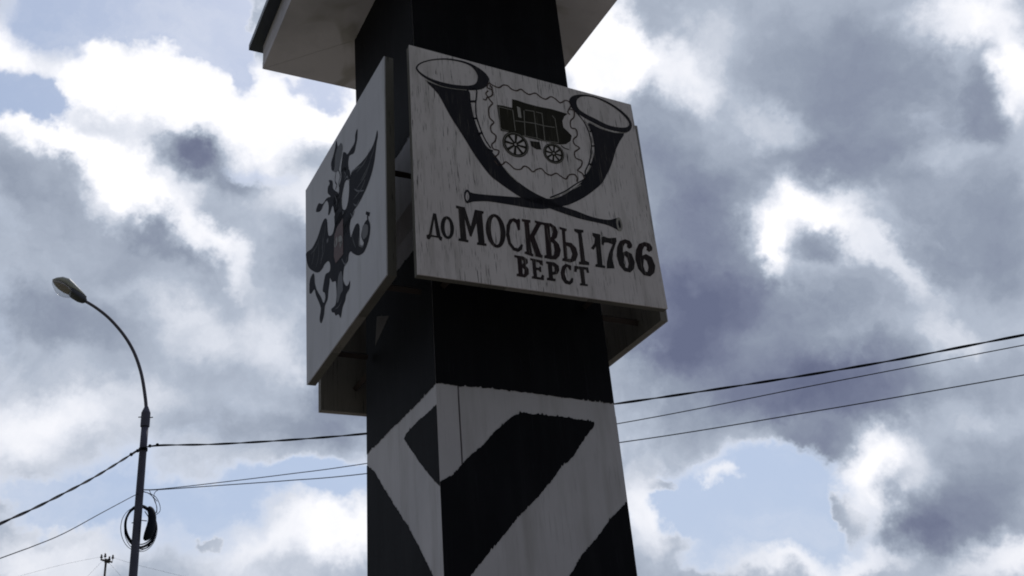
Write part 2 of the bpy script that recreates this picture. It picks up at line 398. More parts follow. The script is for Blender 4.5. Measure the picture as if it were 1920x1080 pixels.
bm = bmesh.new(); add_box(bm, -.28, .28, -.28, .28, GROUND_Z+.01, Z_TOP-.01)
link('core', bm_mesh('core', bm), post, M['raw_wood'])

# painted black shapes: outlines in face coordinates (s across 0..1, z height)
def face_trace(k, px, py):
    L, R_, n = face_frame(k)
    zref = CAM_H+1.1 if py > 600 else CAM_H+2.2
    q0 = corner(*L, zref)
    p = local_hit(px, py, q0, n)
    a = corner(*L, p.z); b = corner(*R_, p.z)
    t = (b-a); return ((p-a).dot(t)/t.dot(t), p.z)
def dense(poly, step, jit, seed, lock=None):
    """closed outline subdivided, with a brush-like uneven edge"""
    rj = random.Random(seed); out = []; wob = 0.0
    n = len(poly)
    for i in range(n):
        a = poly[i]; b = poly[(i+1) % n]
        d = math.hypot((b[0]-a[0])*.65, b[1]-a[1]); m = max(1, int(d/step))
        on_edge = (a[0] <= 0 and b[0] <= 0) or (a[0] >= 1 and b[0] >= 1)
        for q in range(m):
            t = q/m
            wob = .8*wob + rj.gauss(0, jit*.35)
            x = a[0]+(b[0]-a[0])*t; y = a[1]+(b[1]-a[1])*t
            if not on_edge and jit:
                y += wob + rj.gauss(0, jit*.45) + (rj.uniform(.003, .008) if rj.random() < .08 else 0)
            out.append((x, y))
    return out
def painted(k, poly, name='painted_band', off=.0012, jit=.0020, seed=1, lab=None):
    pts = dense(poly, .0045, jit, seed)
    pts = [(min(max(s, 0), 1), z) for s, z in pts]
    c2 = []
    for p in pts:
        if not c2 or math.hypot(p[0]-c2[-1][0], p[1]-c2[-1][1]) > 1e-4: c2.append(p)
    # split at the joint height so the sheet follows the face
    P3 = [fpos(k, s, z, off) for s, z in c2]
    flat = [Vector((s, z, 0)) for s, z in c2]
    tri = tessellate_polygon([flat])
    me = mesh_of(name, P3, [tuple(t) for t in tri])
    o = link(name, me, post, M['post_black'])
    if lab: o['label'] = lab
    return o
s1 = lambda k, pts: [face_trace(k, 660+x/2.843, 700+y/2.843) for x, y in pts]
pxf = lambda k, pts: [face_trace(k, x, y) for x, y in pts]
def on_s(k, p, s):  return (s, p[1])
# front right face
F0_top = s1(0, [(455, 57), (700, 78), (1000, 112), (1385, 163)])
zl, zr = F0_top[0][1], F0_top[-1][1]
diag0 = s1(0, [(480, 578), (540, 540), (600, 468), (690, 390), (770, 300), (850, 235), (895, 213), (1000, 220), (1130, 235), (1290, 258), (1293, 275), (1240, 350), (1180, 440), (1100, 520), (1000, 650), (900, 750), (820, 850), (720, 970), (640, 1070)])
low0 = s1(0, [(1462, 683), (1380, 770), (1300, 880), (1230, 960), (1165, 1070)])
def extend(p, q, s_to):
    t = (s_to-q[0])/(q[0]-p[0]); return (s_to, q[1]+(q[1]-p[1])*t)
# left face
F1_top = s1(1, [(452, 60), (370, 135), (240, 265), (160, 345), (76, 430)])
tri1 = s1(1, [(452, 165), (400, 210), (345, 258), (285, 320), (275, 350), (330, 430), (395, 520), (470, 605)])
low1 = s1(1, [(78, 492), (115, 520), (200, 660), (300, 810), (380, 955), (440, 1075)])
gap_up = pxf(1, [(668, 425), (740, 300), (768, 255), (800, 200)])
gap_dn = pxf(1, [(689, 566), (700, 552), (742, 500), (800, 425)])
print('F0top', F0_top, 'F1top', F1_top, 'low0', low0, 'low1', low1, 'gap', gap_up, gap_dn)
ZB = GROUND_Z
patch = painted(1, pxf(1, [(700, 592), (723, 592), (712, 622), (700, 648)]), 'lit_stripe_patch', .002, .001, 77)  # lit corner of the shaded white stripe, painted on in a lighter tone
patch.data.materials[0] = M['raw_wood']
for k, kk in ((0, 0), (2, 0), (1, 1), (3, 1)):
    sd_ = 100+k*10
    if kk == 0:
        painted(k, [(0, ZJ), (0, zl)] + F0_top[1:-1] + [(1, zr), (1, ZJ)], seed=sd_)
        painted(k, [(0, ZJ), (1, ZJ), (1, Z_TOP-.002), (0, Z_TOP-.002)], seed=sd_+9, jit=0)
        e = extend(diag0[-2], diag0[-1], 0)
        painted(k, [(0, diag0[0][1])] + diag0[1:] + [e], seed=sd_+1)
        e2 = extend(low0[0], low0[-1], 0)
        W2 = diag0[0][1] - e[1]
        painted(k, [(1, low0[0][1])] + low0[1:] + [e2, (0, e2[1]-W2), (1, low0[0][1]-W2)], seed=sd_+2)
        zz = low0[0][1]-W2-(e[1]-e2[1]); z0_ = e2[1]-W2-(e[1]-e2[1])
        while zz > ZB+.05:
            painted(k, [(1, zz), (0, z0_), (0, max(z0_-W2, ZB)), (1, max(zz-W2, ZB))] if z0_ > ZB+.02 else [(1, zz), (0, ZB+.02), (0, ZB), (1, max(zz-W2, ZB))], seed=sd_+3)
            zz -= W2+(e[1]-e2[1]); z0_ -= W2+(e[1]-e2[1])
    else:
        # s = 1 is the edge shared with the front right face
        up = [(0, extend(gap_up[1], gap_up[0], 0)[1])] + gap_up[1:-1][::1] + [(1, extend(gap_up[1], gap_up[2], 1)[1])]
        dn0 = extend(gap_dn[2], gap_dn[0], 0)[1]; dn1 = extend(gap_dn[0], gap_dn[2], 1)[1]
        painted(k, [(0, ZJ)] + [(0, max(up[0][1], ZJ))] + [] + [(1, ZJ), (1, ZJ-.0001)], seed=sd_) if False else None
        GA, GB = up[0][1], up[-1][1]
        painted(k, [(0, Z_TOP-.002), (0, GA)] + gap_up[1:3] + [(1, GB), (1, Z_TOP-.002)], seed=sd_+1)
        painted(k, [(0, dn0), (0, F1_top[-1][1])] + F1_top[::-1][1:-1] + [(1, zl), (1, dn1)], seed=sd_+2)  # black paint; its upper part paints in the shade on the white stripe
        painted(k, [(1, tri1[0][1])] + tri1[1:-1] + [(1, tri1[-1][1])], seed=sd_+3)
        e3 = extend(low1[-2], low1[-1], 1)
        W3 = .46; H3 = .26
        painted(k, [(0, low1[0][1])] + low1[1:] + [e3, (1, e3[1]-W3), (0, low1[0][1]-W3)], seed=sd_+4)
        zz, z0_ = low1[0][1]-W3-H3, e3[1]-W3-H3
        while zz > ZB+.05:
            painted(k, [(0, zz), (1, max(z0_, ZB+.02)), (1, max(z0_-W3, ZB)), (0, max(zz-W3, ZB))], seed=sd_+5)
            zz -= W3+H3; z0_ -= W3+H3

# the cap: square soffit slab and a low pyramid roof of sheet metal
E_ = .655
bm = bmesh.new()
def mitre_board(bm, k):
    # one of the four soffit boards, mitred at the corners
    h = .327; g = .0012
    rot = Matrix.Rotation(k*math.pi/2, 4, 'Z')
    lo = [(-E_+g, -E_, 0), (E_-g, -E_, 0), (h-g, -h, 0), (-h+g, -h, 0)]
    vs = [bm.verts.new(rot @ Vector((x, y, Z_TOP+zz))) for zz in (0, .035) for x, y, _ in lo]
    for f in ((0, 1, 2, 3), (7, 6, 5, 4), (0, 4, 5, 1), (1, 5, 6, 2), (2, 6, 7, 3), (3, 7, 4, 0)): bm.faces.new([vs[i] for i in f])
cap = thing('post_cap', 'flared square cap with pale stained soffit and dark metal roof on top of the post', 'roof', PC, TH)
for k in range(4):
    bm = bmesh.new(); mitre_board(bm, k); link('soffit_board', bm_mesh('soffit_board', bm), cap, M['soffit'])
for k in range(4):
    rot = Matrix.Rotation(k*math.pi/2, 4, 'Z'); bm = bmesh.new()
    add_box(bm, -E_+.001, E_-.022, -E_+.001, -E_+.021, Z_TOP+.036, Z_TOP+.135, rot)
    link('fascia', bm_mesh('fascia', bm), cap, M['soffit'])
R0 = .708; ZR = Z_TOP+.136
bm = bmesh.new(); add_box(bm, -R0, R0, -R0, R0, ZR, ZR+.03)
dripp = link('drip_edge', bm_mesh('drip_edge', bm), cap, M['roof'])
for k in range(4):
    rot = Matrix.Rotation(k*math.pi/2, 4, 'Z')
    vs = [rot @ Vector(p) for p in ((-R0, -R0, ZR+.031), (R0, -R0, ZR+.031), (.03, -.03, ZR+.62), (-.03, -.03, ZR+.62))]
    link('roof_sheet', mesh_of('roof_sheet', vs, [(0, 1, 2, 3)]), cap, M['roof'])
bm = bmesh.new(); bmesh.ops.create_uvsphere(bm, u_segments=20, v_segments=12, radius=.07, matrix=Matrix.Translation((0, 0, ZR+.68)))
link('finial', bm_mesh('finial', bm, True), cap, M['roof'])

# ------------------------------------------------------------------ the four sign boards
PA = -.5566; PB = -.5071
PLANES = {'A': ((0, PA, 0), (0, -1, 0)), 'B': ((PB, 0, 0), (-1, 0, 0))}
def on(pl, px, py):
    q0, n = PLANES[pl]
    return local_hit(px, py, q0, n)
def board(name, label, corners, inward, t, front, ends='edge_wood'):
    """corners: tl, tr, br, bl of the outer face in post coordinates; inward: unit vector to the back"""
    th = thing(name, label, 'sign', PC, TH)
    inw = Vector(inward)
    c = [Vector(p) for p in corners]
    bm = bmesh.new()
    a = [bm.verts.new(p) for p in c]; b = [bm.verts.new(p+inw*.004) for p in c]
    bm.faces.new(a)
    for i in range(4): bm.faces.new((a[i], b[i], b[(i+1) % 4], a[(i+1) % 4]))
    bm.faces.new(b[::-1])
    link('painted_face', bm_mesh('painted_face', bm), th, front)
    # board body in three edge-jointed planks with uneven ends
    N = 3
    for i in range(N):
        bm = bmesh.new()
        f0, f1 = i/N, (i+1)/N
        e = .0008
        q = [c[0].lerp(c[1], f0), c[0].lerp(c[1], f1), c[3].lerp(c[2], f1), c[3].lerp(c[2], f0)]
        t_ = (c[1]-c[0]).normalized()
        q[0] += t_*e; q[3] += t_*e; q[1] -= t_*e; q[2] -= t_*e
        a = [bm.verts.new(p+inw*.0045) for p in q]; b = [bm.verts.new(p+inw*t) for p in q]
        bm.faces.new(a); bm.faces.new(b[::-1])
        for j in range(4): bm.faces.new((a[j], b[j], b[(j+1) % 4], a[(j+1) % 4]))
        link('plank', bm_mesh('plank', bm), th, M[ends if i in (0, N-1) else 'raw_wood'])
    return th
A_c = [on('A', 767, 84), on('A', 1183, 196), on('A', 1252, 579), on('A', 783, 514)]
B_c = [on('B', 573, 357), on('B', 720, 105), on('B', 725, 515), on('B', 575, 722)]
print('A', A_c, 'B', B_c)
SA = board('sign_board', 'white board with black post horns, a coach and the distance lettering', A_c, (0, 1, 0), .026, M['board_a'])
SB = board('sign_board', 'grey white board on the left with a black double headed eagle', B_c, (1, 0, 0), .034, M['board_b'])
zb, zt = CAM_H+1.5694, CAM_H+2.4475
zbB, ztB = CAM_H+1.6097, CAM_H+2.477
PCq, PD = .5545, .5997
C_c = [(PCq+.012, -.4158, ztB-.01), (PCq, .42, ztB), (PCq, .42, zbB), (PCq, -.4158, zbB)]
D_c = [(.42, PD, zt), (-.4134, PD, zt), (-.4134, PD, zb-.004), (.42, PD, zb)]
SC = board('sign_board', 'board on the right seen from behind, only its dark inner side and right edge showing', C_c, (-1, 0, 0), .03, M['board_b'], 'raw_wood')
SD = board('sign_board', 'board at the back left seen from behind, low brown inner side below the eagle board', D_c, (0, -1, 0), .03, M['board_a'], 'raw_wood')

# steel brackets that carry the boards
def bracket(th, a, b, w=.013):
    bm = bmesh.new(); a = Vector(a); b = Vector(b)
    add_tube(bm, [a, b], w, 4)
    link('bracket', bm_mesh('bracket', bm), th, M['steel'])
for zz in (zb+.10, zt-.32):
    for v in (-.27, .27):
        bracket(SB, (PB+.034, v, zz), (-.327, v, zz)); bracket(SC, (PCq-.03, v, zz), (.327, v, zz))
        bracket(SA, (v, PA+.026, zz), (v, -.327, zz)); bracket(SD, (v, PD-.03, zz), (v, .327, zz))

# --- flat painted artwork, traced onto the boards
def tess(name, pl, loops, mat, parent, lvl=1, closed_jit=0.0, seed=0):
    n = Vector(PLANES[pl][1]); rj = random.Random(seed)
    P3 = []; L2 = []
    for lp in loops:
        l2 = []
        for (x, y) in lp:
            p = on(pl, x, y)
            if closed_jit: p = p + Z*rj.gauss(0, closed_jit)
            P3.append(p + n*(.0006*lvl))
            l2.append(Vector((p.x if pl == 'A' else p.y, p.z, 0)))
        L2.append(l2)
    tri = tessellate_polygon(L2)
    me = mesh_of(name, P3, [tuple(t) for t in tri])
    return link(name, me, parent, mat)
def rounded(lp, sub=4):
    """smooth closed loop"""
    n = len(lp); out = []
    for i in range(n):
        p0, p1, p2, p3 = [Vector((*lp[(i+k) % n], 0)) for k in (-1, 0, 1, 2)]
        for k in range(sub):
            t = k/sub
            q = .5*((2*p1)+(-p0+p2)*t+(2*p0-5*p1+4*p2-p3)*t*t+(-p0+3*p1-3*p2+p3)*t**3)
            out.append((q.x, q.y))
    return out
def stroke(name, pl, pts, w, mat, parent, lvl=1, sub=5, smooth=True, taper=False):
    """brush line of real width w (m) along a traced path"""
    n = Vector(PLANES[pl][1])
    P = [on(pl, x, y) for x, y in pts]
    if smooth and len(P) > 2: P = smooth_path(P, sub)
    vs = []; fs = []
    for i, p in enumerate(P):
        t = (P[min(i+1, len(P)-1)]-P[max(i-1, 0)]).normalized(); sdir = n.cross(t)
        ww = w*(1 - .75*abs(2*i/(len(P)-1)-1)**2) if taper else w*(.85+.3*random.random())
        vs += [p + sdir*ww/2 + n*.0006*lvl, p - sdir*ww/2 + n*.0006*lvl]
        if i: fs.append((2*i-2, 2*i-1, 2*i+1, 2*i))
    return link(name, mesh_of(name, vs, fs), parent, mat)
def merge(name, objs, parent):
    """join meshes that are one painted figure into one object (same material order kept)"""
    mats = []; verts = []; faces = []; mi = []
    for o in objs:
        me = o.data; b0 = len(verts); m = me.materials[0]
        if m not in mats: mats.append(m)
        verts += [v.co.copy() for v in me.vertices]
        for p in me.polygons: faces.append([b0+i for i in p.vertices]); mi.append(mats.index(m))
        bpy.data.objects.remove(o); bpy.data.meshes.remove(me)
    me = mesh_of(name, verts, faces)
    for m in mats: me.materials.append(m)
    if len(me.polygons) == len(mi): me.polygons.foreach_set('material_index', mi)
    o = bpy.data.objects.new(name, me); COL.objects.link(o); o.parent = parent; return o
a1 = lambda P: [(740+x/3.5556, 60+y/3.5556) for x, y in P]
a2 = lambda P: [(740+x/3.5556, 320+y/3.5556) for x, y in P]
c1 = lambda P: [(860+x/5.144, 130+y/5.144) for x, y in P]
ink, lt = M['ink'], M['light_ink']
# left horn
g = []
g.append(tess('x', 'A', [rounded(a1([(490, 385), (380, 377), (290, 358), (212, 330), (290, 415), (370, 560), (450, 685), (540, 830), (630, 950)]) + a2([(690, 75), (740, 112), (830, 172), (900, 206), (1000, 240), (1130, 287), (1250, 325), (1400, 358), (1470, 387), (1495, 402), (1516, 385), (1505, 330), (1490, 316), (1465, 320), (1420, 328), (1320, 310), (1200, 265), (1100, 232), (1020, 190), (950, 158), (870, 110), (800, 55), (745, 5)]) + a1([(690, 850), (640, 790), (600, 745), (555, 650), (525, 560), (507, 470)]), 3)], ink, SA, 1))
rim_o = rounded(a1([(140, 240), (170, 205), (250, 182), (350, 176), (440, 190), (500, 208), (560, 240), (605, 275), (628, 310), (622, 345), (595, 375), (540, 388), (460, 385), (370, 375), (290, 352), (210, 312), (165, 278)]), 3)
rim_i = rounded(a1([(151, 240), (180, 210), (250, 190), (340, 185), (430, 199), (495, 222), (530, 250), (552, 290), (550, 325), (530, 350), (480, 358), (400, 352), (320, 336), (240, 310), (180, 275)]), 3)
g.append(tess('x', 'A', [rim_o, rim_i], ink, SA, 1))
g.append(stroke('x', 'A', a1([(500, 385), (545, 386), (540, 480), (545, 560), (570, 640), (600, 712), (640, 775)]), .0055, ink, SA, 1))
for t in ([(500, 463), (540, 463)], [(515, 578), (550, 576)], [(550, 686), (584, 670)], [(600, 775), (655, 795)]):
    g.append(stroke('x', 'A', a1(t), .009, ink, SA, 1, smooth=False))
g.append(stroke('x', 'A', a1([(205, 322), (290, 357), (380, 378), (480, 388)]), .0025, lt, SA, 2))
g.append(stroke('x', 'A', a1([(728, 905), (770, 955), (825, 1005)]), .0035, lt, SA, 2))
g.append(tess('x', 'A', [rounded(a2([(462, 172), (466, 140), (482, 126), (500, 140), (508, 175), (500, 208), (484, 218), (470, 205)]), 3), rounded(a2([(472, 172), (476, 150), (484, 142), (492, 155), (496, 178), (490, 196), (482, 200), (475, 190)]), 3)], ink, SA, 1))
# right horn
g2 = []
g2.append(tess('x', 'A', [rounded(a1([(1290, 605), (1370, 645), (1450, 668), (1528, 676), (1500, 730), (1475, 785), (1455, 855), (1425, 935), (1402, 995)]) + a2([(1425, 5), (1385, 80), (1330, 130), (1260, 180), (1180, 220), (1130, 235), (1060, 248), (980, 256), (880, 246), (760, 226), (620, 205), (525, 207), (498, 214), (505, 180), (500, 145), (530, 152), (600, 160), (720, 170), (830, 178), (900, 181), (960, 178), (1040, 188), (1110, 170), (1180, 128), (1235, 85), (1265, 50)]) + a1([(1290, 920), (1315, 860), (1330, 800), (1327, 740), (1312, 670)]), 3)], ink, SA, 1))
g2.append(tess('x', 'A', [rounded(a1([(1163, 465), (1175, 435), (1210, 420), (1270, 418), (1350, 435), (1430, 470), (1500, 515), (1555, 565), (1580, 610), (1575, 648), (1545, 670), (1490, 665), (1400, 642), (1310, 598), (1240, 558), (1190, 522)]), 3),
    rounded(a1([(1212, 470), (1225, 442), (1260, 429), (1330, 438), (1410, 473), (1480, 518), (1535, 568), (1562, 610), (1550, 633), (1500, 637), (1420, 620), (1340, 580), (1270, 545), (1225, 510)]), 3)], ink, SA, 1))
g2.append(stroke('x', 'A', a1([(1205, 530), (1262, 600), (1298, 680), (1311, 760), (1300, 860), (1270, 930)]) + a2([(1272, 50), (1215, 85), (1130, 140), (1035, 180)]), .005, ink, SA, 1))
for t in ([(1300, 665), (1320, 655)], [(1310, 760), (1330, 760)], [(1296, 880), (1320, 885)], [(1262, 960), (1290, 950)]):
    g2.append(stroke('x', 'A', a1(t), .007, ink, SA, 1, smooth=False))
for t in ([(1262, 585), (1290, 625), (1303, 660)], [(1312, 700), (1320, 740)], [(1320, 790), (1312, 840)], [(1306, 895), (1285, 935)]):
    g2.append(stroke('x', 'A', a1(t), .0032, lt, SA, 2))
for t in ([(1240, 95), (1190, 122)], [(1168, 128), (1118, 160)], [(1100, 166), (1050, 188)]):
    g2.append(stroke('x', 'A', a2(t), .004, lt, SA, 2))
g2.append(stroke('x', 'A', a1([(1300, 602), (1390, 648), (1470, 672), (1540, 674)]), .0025, lt, SA, 2))
merge('post_horn', g, SA)['label'] = 'post horn whose bell is at the top left of the board'
h2 = merge('post_horn', g2, SA); h2['label'] = 'post horn whose bell is at the top right of the board'
bell = tess('horn_mouthpiece', 'A', [rounded(a2([(1476, 345), (1480, 318), (1494, 312), (1508, 330), (1518, 368), (1514, 398), (1500, 404), (1486, 392)]), 3), rounded(a2([(1488, 350), (1494, 330), (1502, 342), (1507, 370), (1503, 386), (1495, 378)]), 3)], lt, SA, 2)
# stamp border
sb = []
BR = M['brown_ink']
for P in ([(290, 130), (340, 160), (390, 176), (430, 152), (475, 160), (510, 192), (560, 207), (600, 193), (640, 222), (680, 243), (740, 231), (790, 268), (840, 289), (890, 264), (940, 292), (980, 323), (1030, 300), (1065, 312)],
          [(330, 330), (293, 370), (290, 420), (300, 470), (338, 512), (308, 550), (318, 605), (358, 640), (352, 690), (320, 725), (335, 768), (385, 785), (378, 822), (335, 850)],
          [(345, 880), (385, 925), (425, 915), (455, 893), (500, 925), (540, 960), (595, 965), (630, 935), (670, 948), (715, 988), (755, 965), (800, 960), (840, 1002), (890, 1022), (940, 1003), (985, 1032), (1035, 1058), (1065, 1020), (1115, 1015), (1145, 1050), (1140, 1085)],
          [(1065, 385), (1110, 400), (1112, 460), (1078, 500), (1085, 562), (1132, 580), (1142, 640), (1105, 678), (1118, 725), (1165, 760), (1118, 800), (1130, 855), (1188, 885), (1180, 935), (1148, 975), (1192, 1005), (1215, 1060)],
          [(290, 130), (275, 175), (320, 200), (325, 245), (290, 268), (262, 235), (285, 205)], [(235, 285), (260, 296), (278, 270), (305, 300), (330, 330)],
          [(300, 150), (318, 178), (322, 210)], [(1065, 312), (1082, 350), (1052, 410), (1075, 438)]):
    sb.append(stroke('x', 'A', c1(P), .0055, BR, SA, 1, 6))
merge('stamp_border', sb, SA)
# coach
ck, cl_ = M['coach_ink'], M['coach_line']
co = []
co.append(tess('x', 'A', [c1([(515, 288), (560, 298), (660, 332), (780, 362), (900, 385), (1050, 430), (1018, 455), (1000, 500), (1010, 560), (1050, 598), (1090, 640), (1080, 690), (1035, 722), (980, 727), (880, 706), (760, 682), (640, 652), (560, 612), (480, 606), (405, 592), (388, 480), (368, 343), (420, 350), (515, 372)])], ck, SA, 1))
co.append(tess('x', 'A', [c1([(688, 690), (780, 702), (798, 775), (750, 772), (700, 742)])], ck, SA, 1))
co.append(stroke('x', 'A', c1([(985, 735), (1020, 760), (1065, 775)]), .004, ck, SA, 1))
coach = merge('coach', co, SA)
tess('window', 'A', [c1([(560, 358), (592, 372), (605, 472), (574, 462)])], lt, coach, 2)
for P in ([(385, 362), (520, 395), (546, 595)], [(385, 362), (400, 560), (420, 585), (480, 597)], [(628, 400), (640, 645)], [(724, 402), (755, 668)], [(802, 425), (830, 692)], [(900, 448), (928, 480), (962, 705)],
          [(545, 498), (640, 510), (740, 524), (815, 545), (925, 562)], [(620, 640), (760, 668), (830, 692), (962, 710)], [(640, 394), (722, 406)], [(742, 412), (802, 427)]):
    stroke('coach_line', 'A', c1(P), .003, cl_, coach, 2, smooth=False)
def wheel(cx, cy, ax, ay, tilt, ring, spokes):
    def ell(fr, n=36): return [(cx + fr*(ax*math.cos(t)*math.cos(tilt) - ay*math.sin(t)*math.sin(tilt)), cy + fr*(ax*math.cos(t)*math.sin(tilt) + ay*math.sin(t)*math.cos(tilt))) for t in [2*math.pi*i/n for i in range(n)]]
    o = [tess('x', 'A', [c1(ell(1)), c1(ell(ring))], ck, SA, 1)]
    o.append(tess('x', 'A', [c1(ell(.93)), c1(ell(.885))], cl_, SA, 2))
    for k in range(spokes):
        t = 2*math.pi*(k+.3)/spokes
        q = lambda f, d: (cx + f*(ax*math.cos(t+d)*math.cos(tilt) - ay*math.sin(t+d)*math.sin(tilt)), cy + f*(ax*math.cos(t+d)*math.sin(tilt) + ay*math.sin(t+d)*math.cos(tilt)))
        o.append(tess('x', 'A', [c1([q(.15, -.5), q(ring+.02, -.13), q(ring+.02, .13), q(.15, .5)])], ck, SA, 1))
    o.append(tess('x', 'A', [c1(ell(.2, 16)), c1(ell(.1, 16))], ck, SA, 2))
    merge('wheel', o, coach)
wheel(548, 726, 140, 108, rad(42), .76, 8)
wheel(916, 812, 112, 88, rad(42), .72, 8)

# lettering
let = bpy.data.objects.new('lettering', None); COL.objects.link(let); let.parent = SA
def letter(loops, sm=False):
    lp = [a2(l) for l in loops]
    if sm: lp = [rounded(l, 4) for l in lp]
    tess('letter', 'A', lp, M['letter'], let, 1)
def ellipse(cx, cy, rx, ry, sk=0.0, n=26): return [(cx+rx*math.cos(t)+sk*math.sin(t), cy+ry*math.sin(t)+sk*0) for t in [2*math.pi*i/n for i in range(n)]]
def slope(P, cx, k): return [(x, y+(x-cx)*k) for x, y in P]
letter([[(256, 283), (276, 287), (306, 436), (318, 446), (312, 469), (299, 463), (292, 449), (246, 441), (229, 461), (214, 451), (211, 430), (228, 424)], [(263, 325), (246, 428), (279, 435)]])
letter([slope(ellipse(351, 380, 45, 76, 3), 351, .12), slope(ellipse(352, 381, 19, 57, 2), 351, .12)])
letter([[(408, 232), (468, 245), (507, 372), (534, 260), (592, 271), (593, 286), (583, 290), (600, 484), (612, 487), (612, 503), (548, 494), (549, 479), (558, 477), (545, 350), (511, 442), (500, 436), (466, 318), (480, 460), (492, 463), (491, 479), (424, 467), (426, 452), (438, 452), (424, 255), (409, 249)]])
letter([slope(ellipse(673, 402, 66, 112, 8), 673, .12), slope(ellipse(673, 402, 31, 92, 7), 673, .12)])
letter([[(836, 395), (822, 400), (808, 352), (788, 337), (772, 360), (765, 420), (775, 480), (800, 513), (822, 518), (843, 490), (855, 494), (850, 525), (826, 543), (790, 532), (758, 490), (742, 430), (745, 365), (765, 325), (795, 316), (816, 326), (828, 319), (836, 330)]])
letter([[(847, 322), (905, 330), (905, 346), (895, 349), (903, 428), (945, 352), (934, 345), (934, 332), (990, 345), (986, 360), (974, 362), (932, 440), (976, 558), (988, 565), (985, 583), (935, 571), (935, 555), (906, 468), (915, 550), (926, 560), (922, 574), (864, 553), (867, 540), (878, 539), (863, 342), (848, 338)]])
letter([[(984, 345), (1042, 352), (1074, 375), (1088, 410), (1082, 445), (1066, 460), (1095, 490), (1108, 530), (1099, 570), (1075, 593), (1040, 591), (996, 582), (998, 566), (1011, 562), (996, 366), (984, 360)], [(1034, 370), (1048, 382), (1052, 412), (1046, 440), (1038, 444)], [(1042, 474), (1058, 488), (1065, 530), (1060, 562), (1048, 568)]])
letter([[(1097, 374), (1146, 388), (1146, 403), (1136, 405), (1140, 476), (1178, 482), (1210, 515), (1222, 560), (1208, 600), (1175, 613), (1117, 601), (1118, 585), (1128, 582), (1113, 395), (1098, 390)], [(1146, 500), (1168, 512), (1183, 555), (1174, 588), (1153, 588)]])
letter([[(1196, 387), (1258, 396), (1258, 411), (1246, 416), (1270, 600), (1296, 611), (1297, 631), (1228, 625), (1228, 608), (1241, 605), (1222, 420), (1197, 403)]])
letter([[(1318, 414), (1370, 425), (1373, 500), (1386, 630), (1403, 635), (1403, 651), (1338, 641), (1338, 625), (1351, 622), (1341, 505), (1326, 528), (1308, 517), (1330, 486), (1334, 450), (1318, 432)]])
letter([[(1378, 445), (1394, 438), (1425, 450), (1476, 447), (1479, 470), (1456, 540), (1452, 590), (1466, 652), (1414, 652), (1414, 610), (1428, 550), (1452, 492), (1420, 480), (1397, 480), (1392, 500), (1379, 490)]])
six = [(1582, 512), (1562, 522), (1547, 508), (1550, 492), (1536, 484), (1524, 508), (1521, 545), (1545, 535), (1580, 555), (1601, 610), (1596, 655), (1570, 679), (1530, 670), (1497, 630), (1479, 570), (1482, 510), (1500, 470), (1535, 457), (1568, 468), (1583, 492)]
six_h = [(1532, 566), (1549, 580), (1560, 620), (1554, 650), (1540, 646), (1528, 610)]
letter([six, six_h])
f6 = lambda P: [(1604+(x-1479)*1.09, 475+(y-457)*1.04) for x, y in P]
letter([f6(six), f6(six_h)])
letter([[(797, 562), (856, 572), (884, 590), (889, 615), (873, 632), (893, 655), (895, 690), (870, 713), (812, 703), (813, 688), (826, 685), (816, 582), (797, 577)], [(846, 592), (857, 602), (857, 618), (849, 626)], [(852, 646), (864, 660), (863, 688), (855, 690)]])
letter([[(903, 583), (986, 600), (989, 633), (972, 629), (960, 612), (940, 609), (943, 645), (961, 648), (965, 638), (976, 641), (978, 677), (967, 675), (961, 665), (945, 662), (950, 708), (973, 712), (982, 693), (996, 699), (995, 731), (914, 719), (915, 705), (926, 702), (915, 600), (903, 597)]])
letter([[(1009, 604), (1065, 612), (1094, 635), (1098, 665), (1085, 690), (1054, 695), (1056, 718), (1073, 722), (1072, 739), (1014, 730), (1015, 715), (1028, 712), (1020, 622), (1009, 619)], [(1049, 632), (1064, 643), (1066, 670), (1053, 676)]])
letter([[(1176, 666), (1163, 660), (1151, 641), (1138, 654), (1134, 690), (1148, 730), (1165, 738), (1179, 714), (1191, 719), (1188, 745), (1168, 761), (1136, 753), (1112, 720), (1106, 680), (1115, 640), (1140, 620), (1164, 629), (1178, 634)]])
letter([[(1197, 634), (1290, 645), (1296, 682), (1280, 681), (1275, 662), (1261, 659), (1272, 755), (1287, 758), (1288, 771), (1235, 765), (1235, 752), (1245, 750), (1233, 658), (1216, 656), (1211, 677), (1196, 673)]])

# eagle emblem on the left board
b1 = lambda P: [(560+x/5.144, 230+y/5.144) for x, y in P]
b2 = lambda P: [(560+x/4.911, 400+y/4.911) for x, y in P]
eg = M['eagle']; em = []
T = lambda P, m=eg, l=1, sm=True: em.append(tess('x', 'B', [rounded(P, 3) if sm else P], m, SB, l))
# right wing, neck and body upper part
T(b1([(758, 72), (764, 130), (752, 200), (742, 290), (728, 390), (702, 500), (665, 605), (622, 700), (575, 790), (532, 852), (505, 930), (490, 1010), (470, 1080), (345, 1080), (352, 960), (350, 885), (335, 790), (345, 700), (384, 690), (396, 600), (412, 520), (408, 450), (440, 430), (470, 435), (495, 470), (492, 540), (455, 560), (436, 620), (418, 720), (420, 815), (440, 842), (462, 820), (480, 740), (488, 640), (488, 560), (505, 495), (540, 445), (595, 395), (650, 330), (705, 245), (738, 160)]))
T(b1([(568, 60), (566, 150), (555, 210), (535, 290), (500, 312), (486, 330), (478, 400), (480, 450), (420, 470), (410, 430), (418, 370), (430, 288), (455, 290), (470, 305), (500, 262), (540, 190), (548, 110)]))
T(b1([(365, 175), (380, 230), (405, 195), (425, 220), (418, 300), (402, 380), (388, 450), (360, 478), (322, 460), (315, 390), (335, 320), (358, 260)]), M['eagle_light'])
T(b1([(365, 175), (372, 240), (352, 320), (345, 440), (322, 460), (315, 390), (335, 320), (352, 250)]), eg, 2)
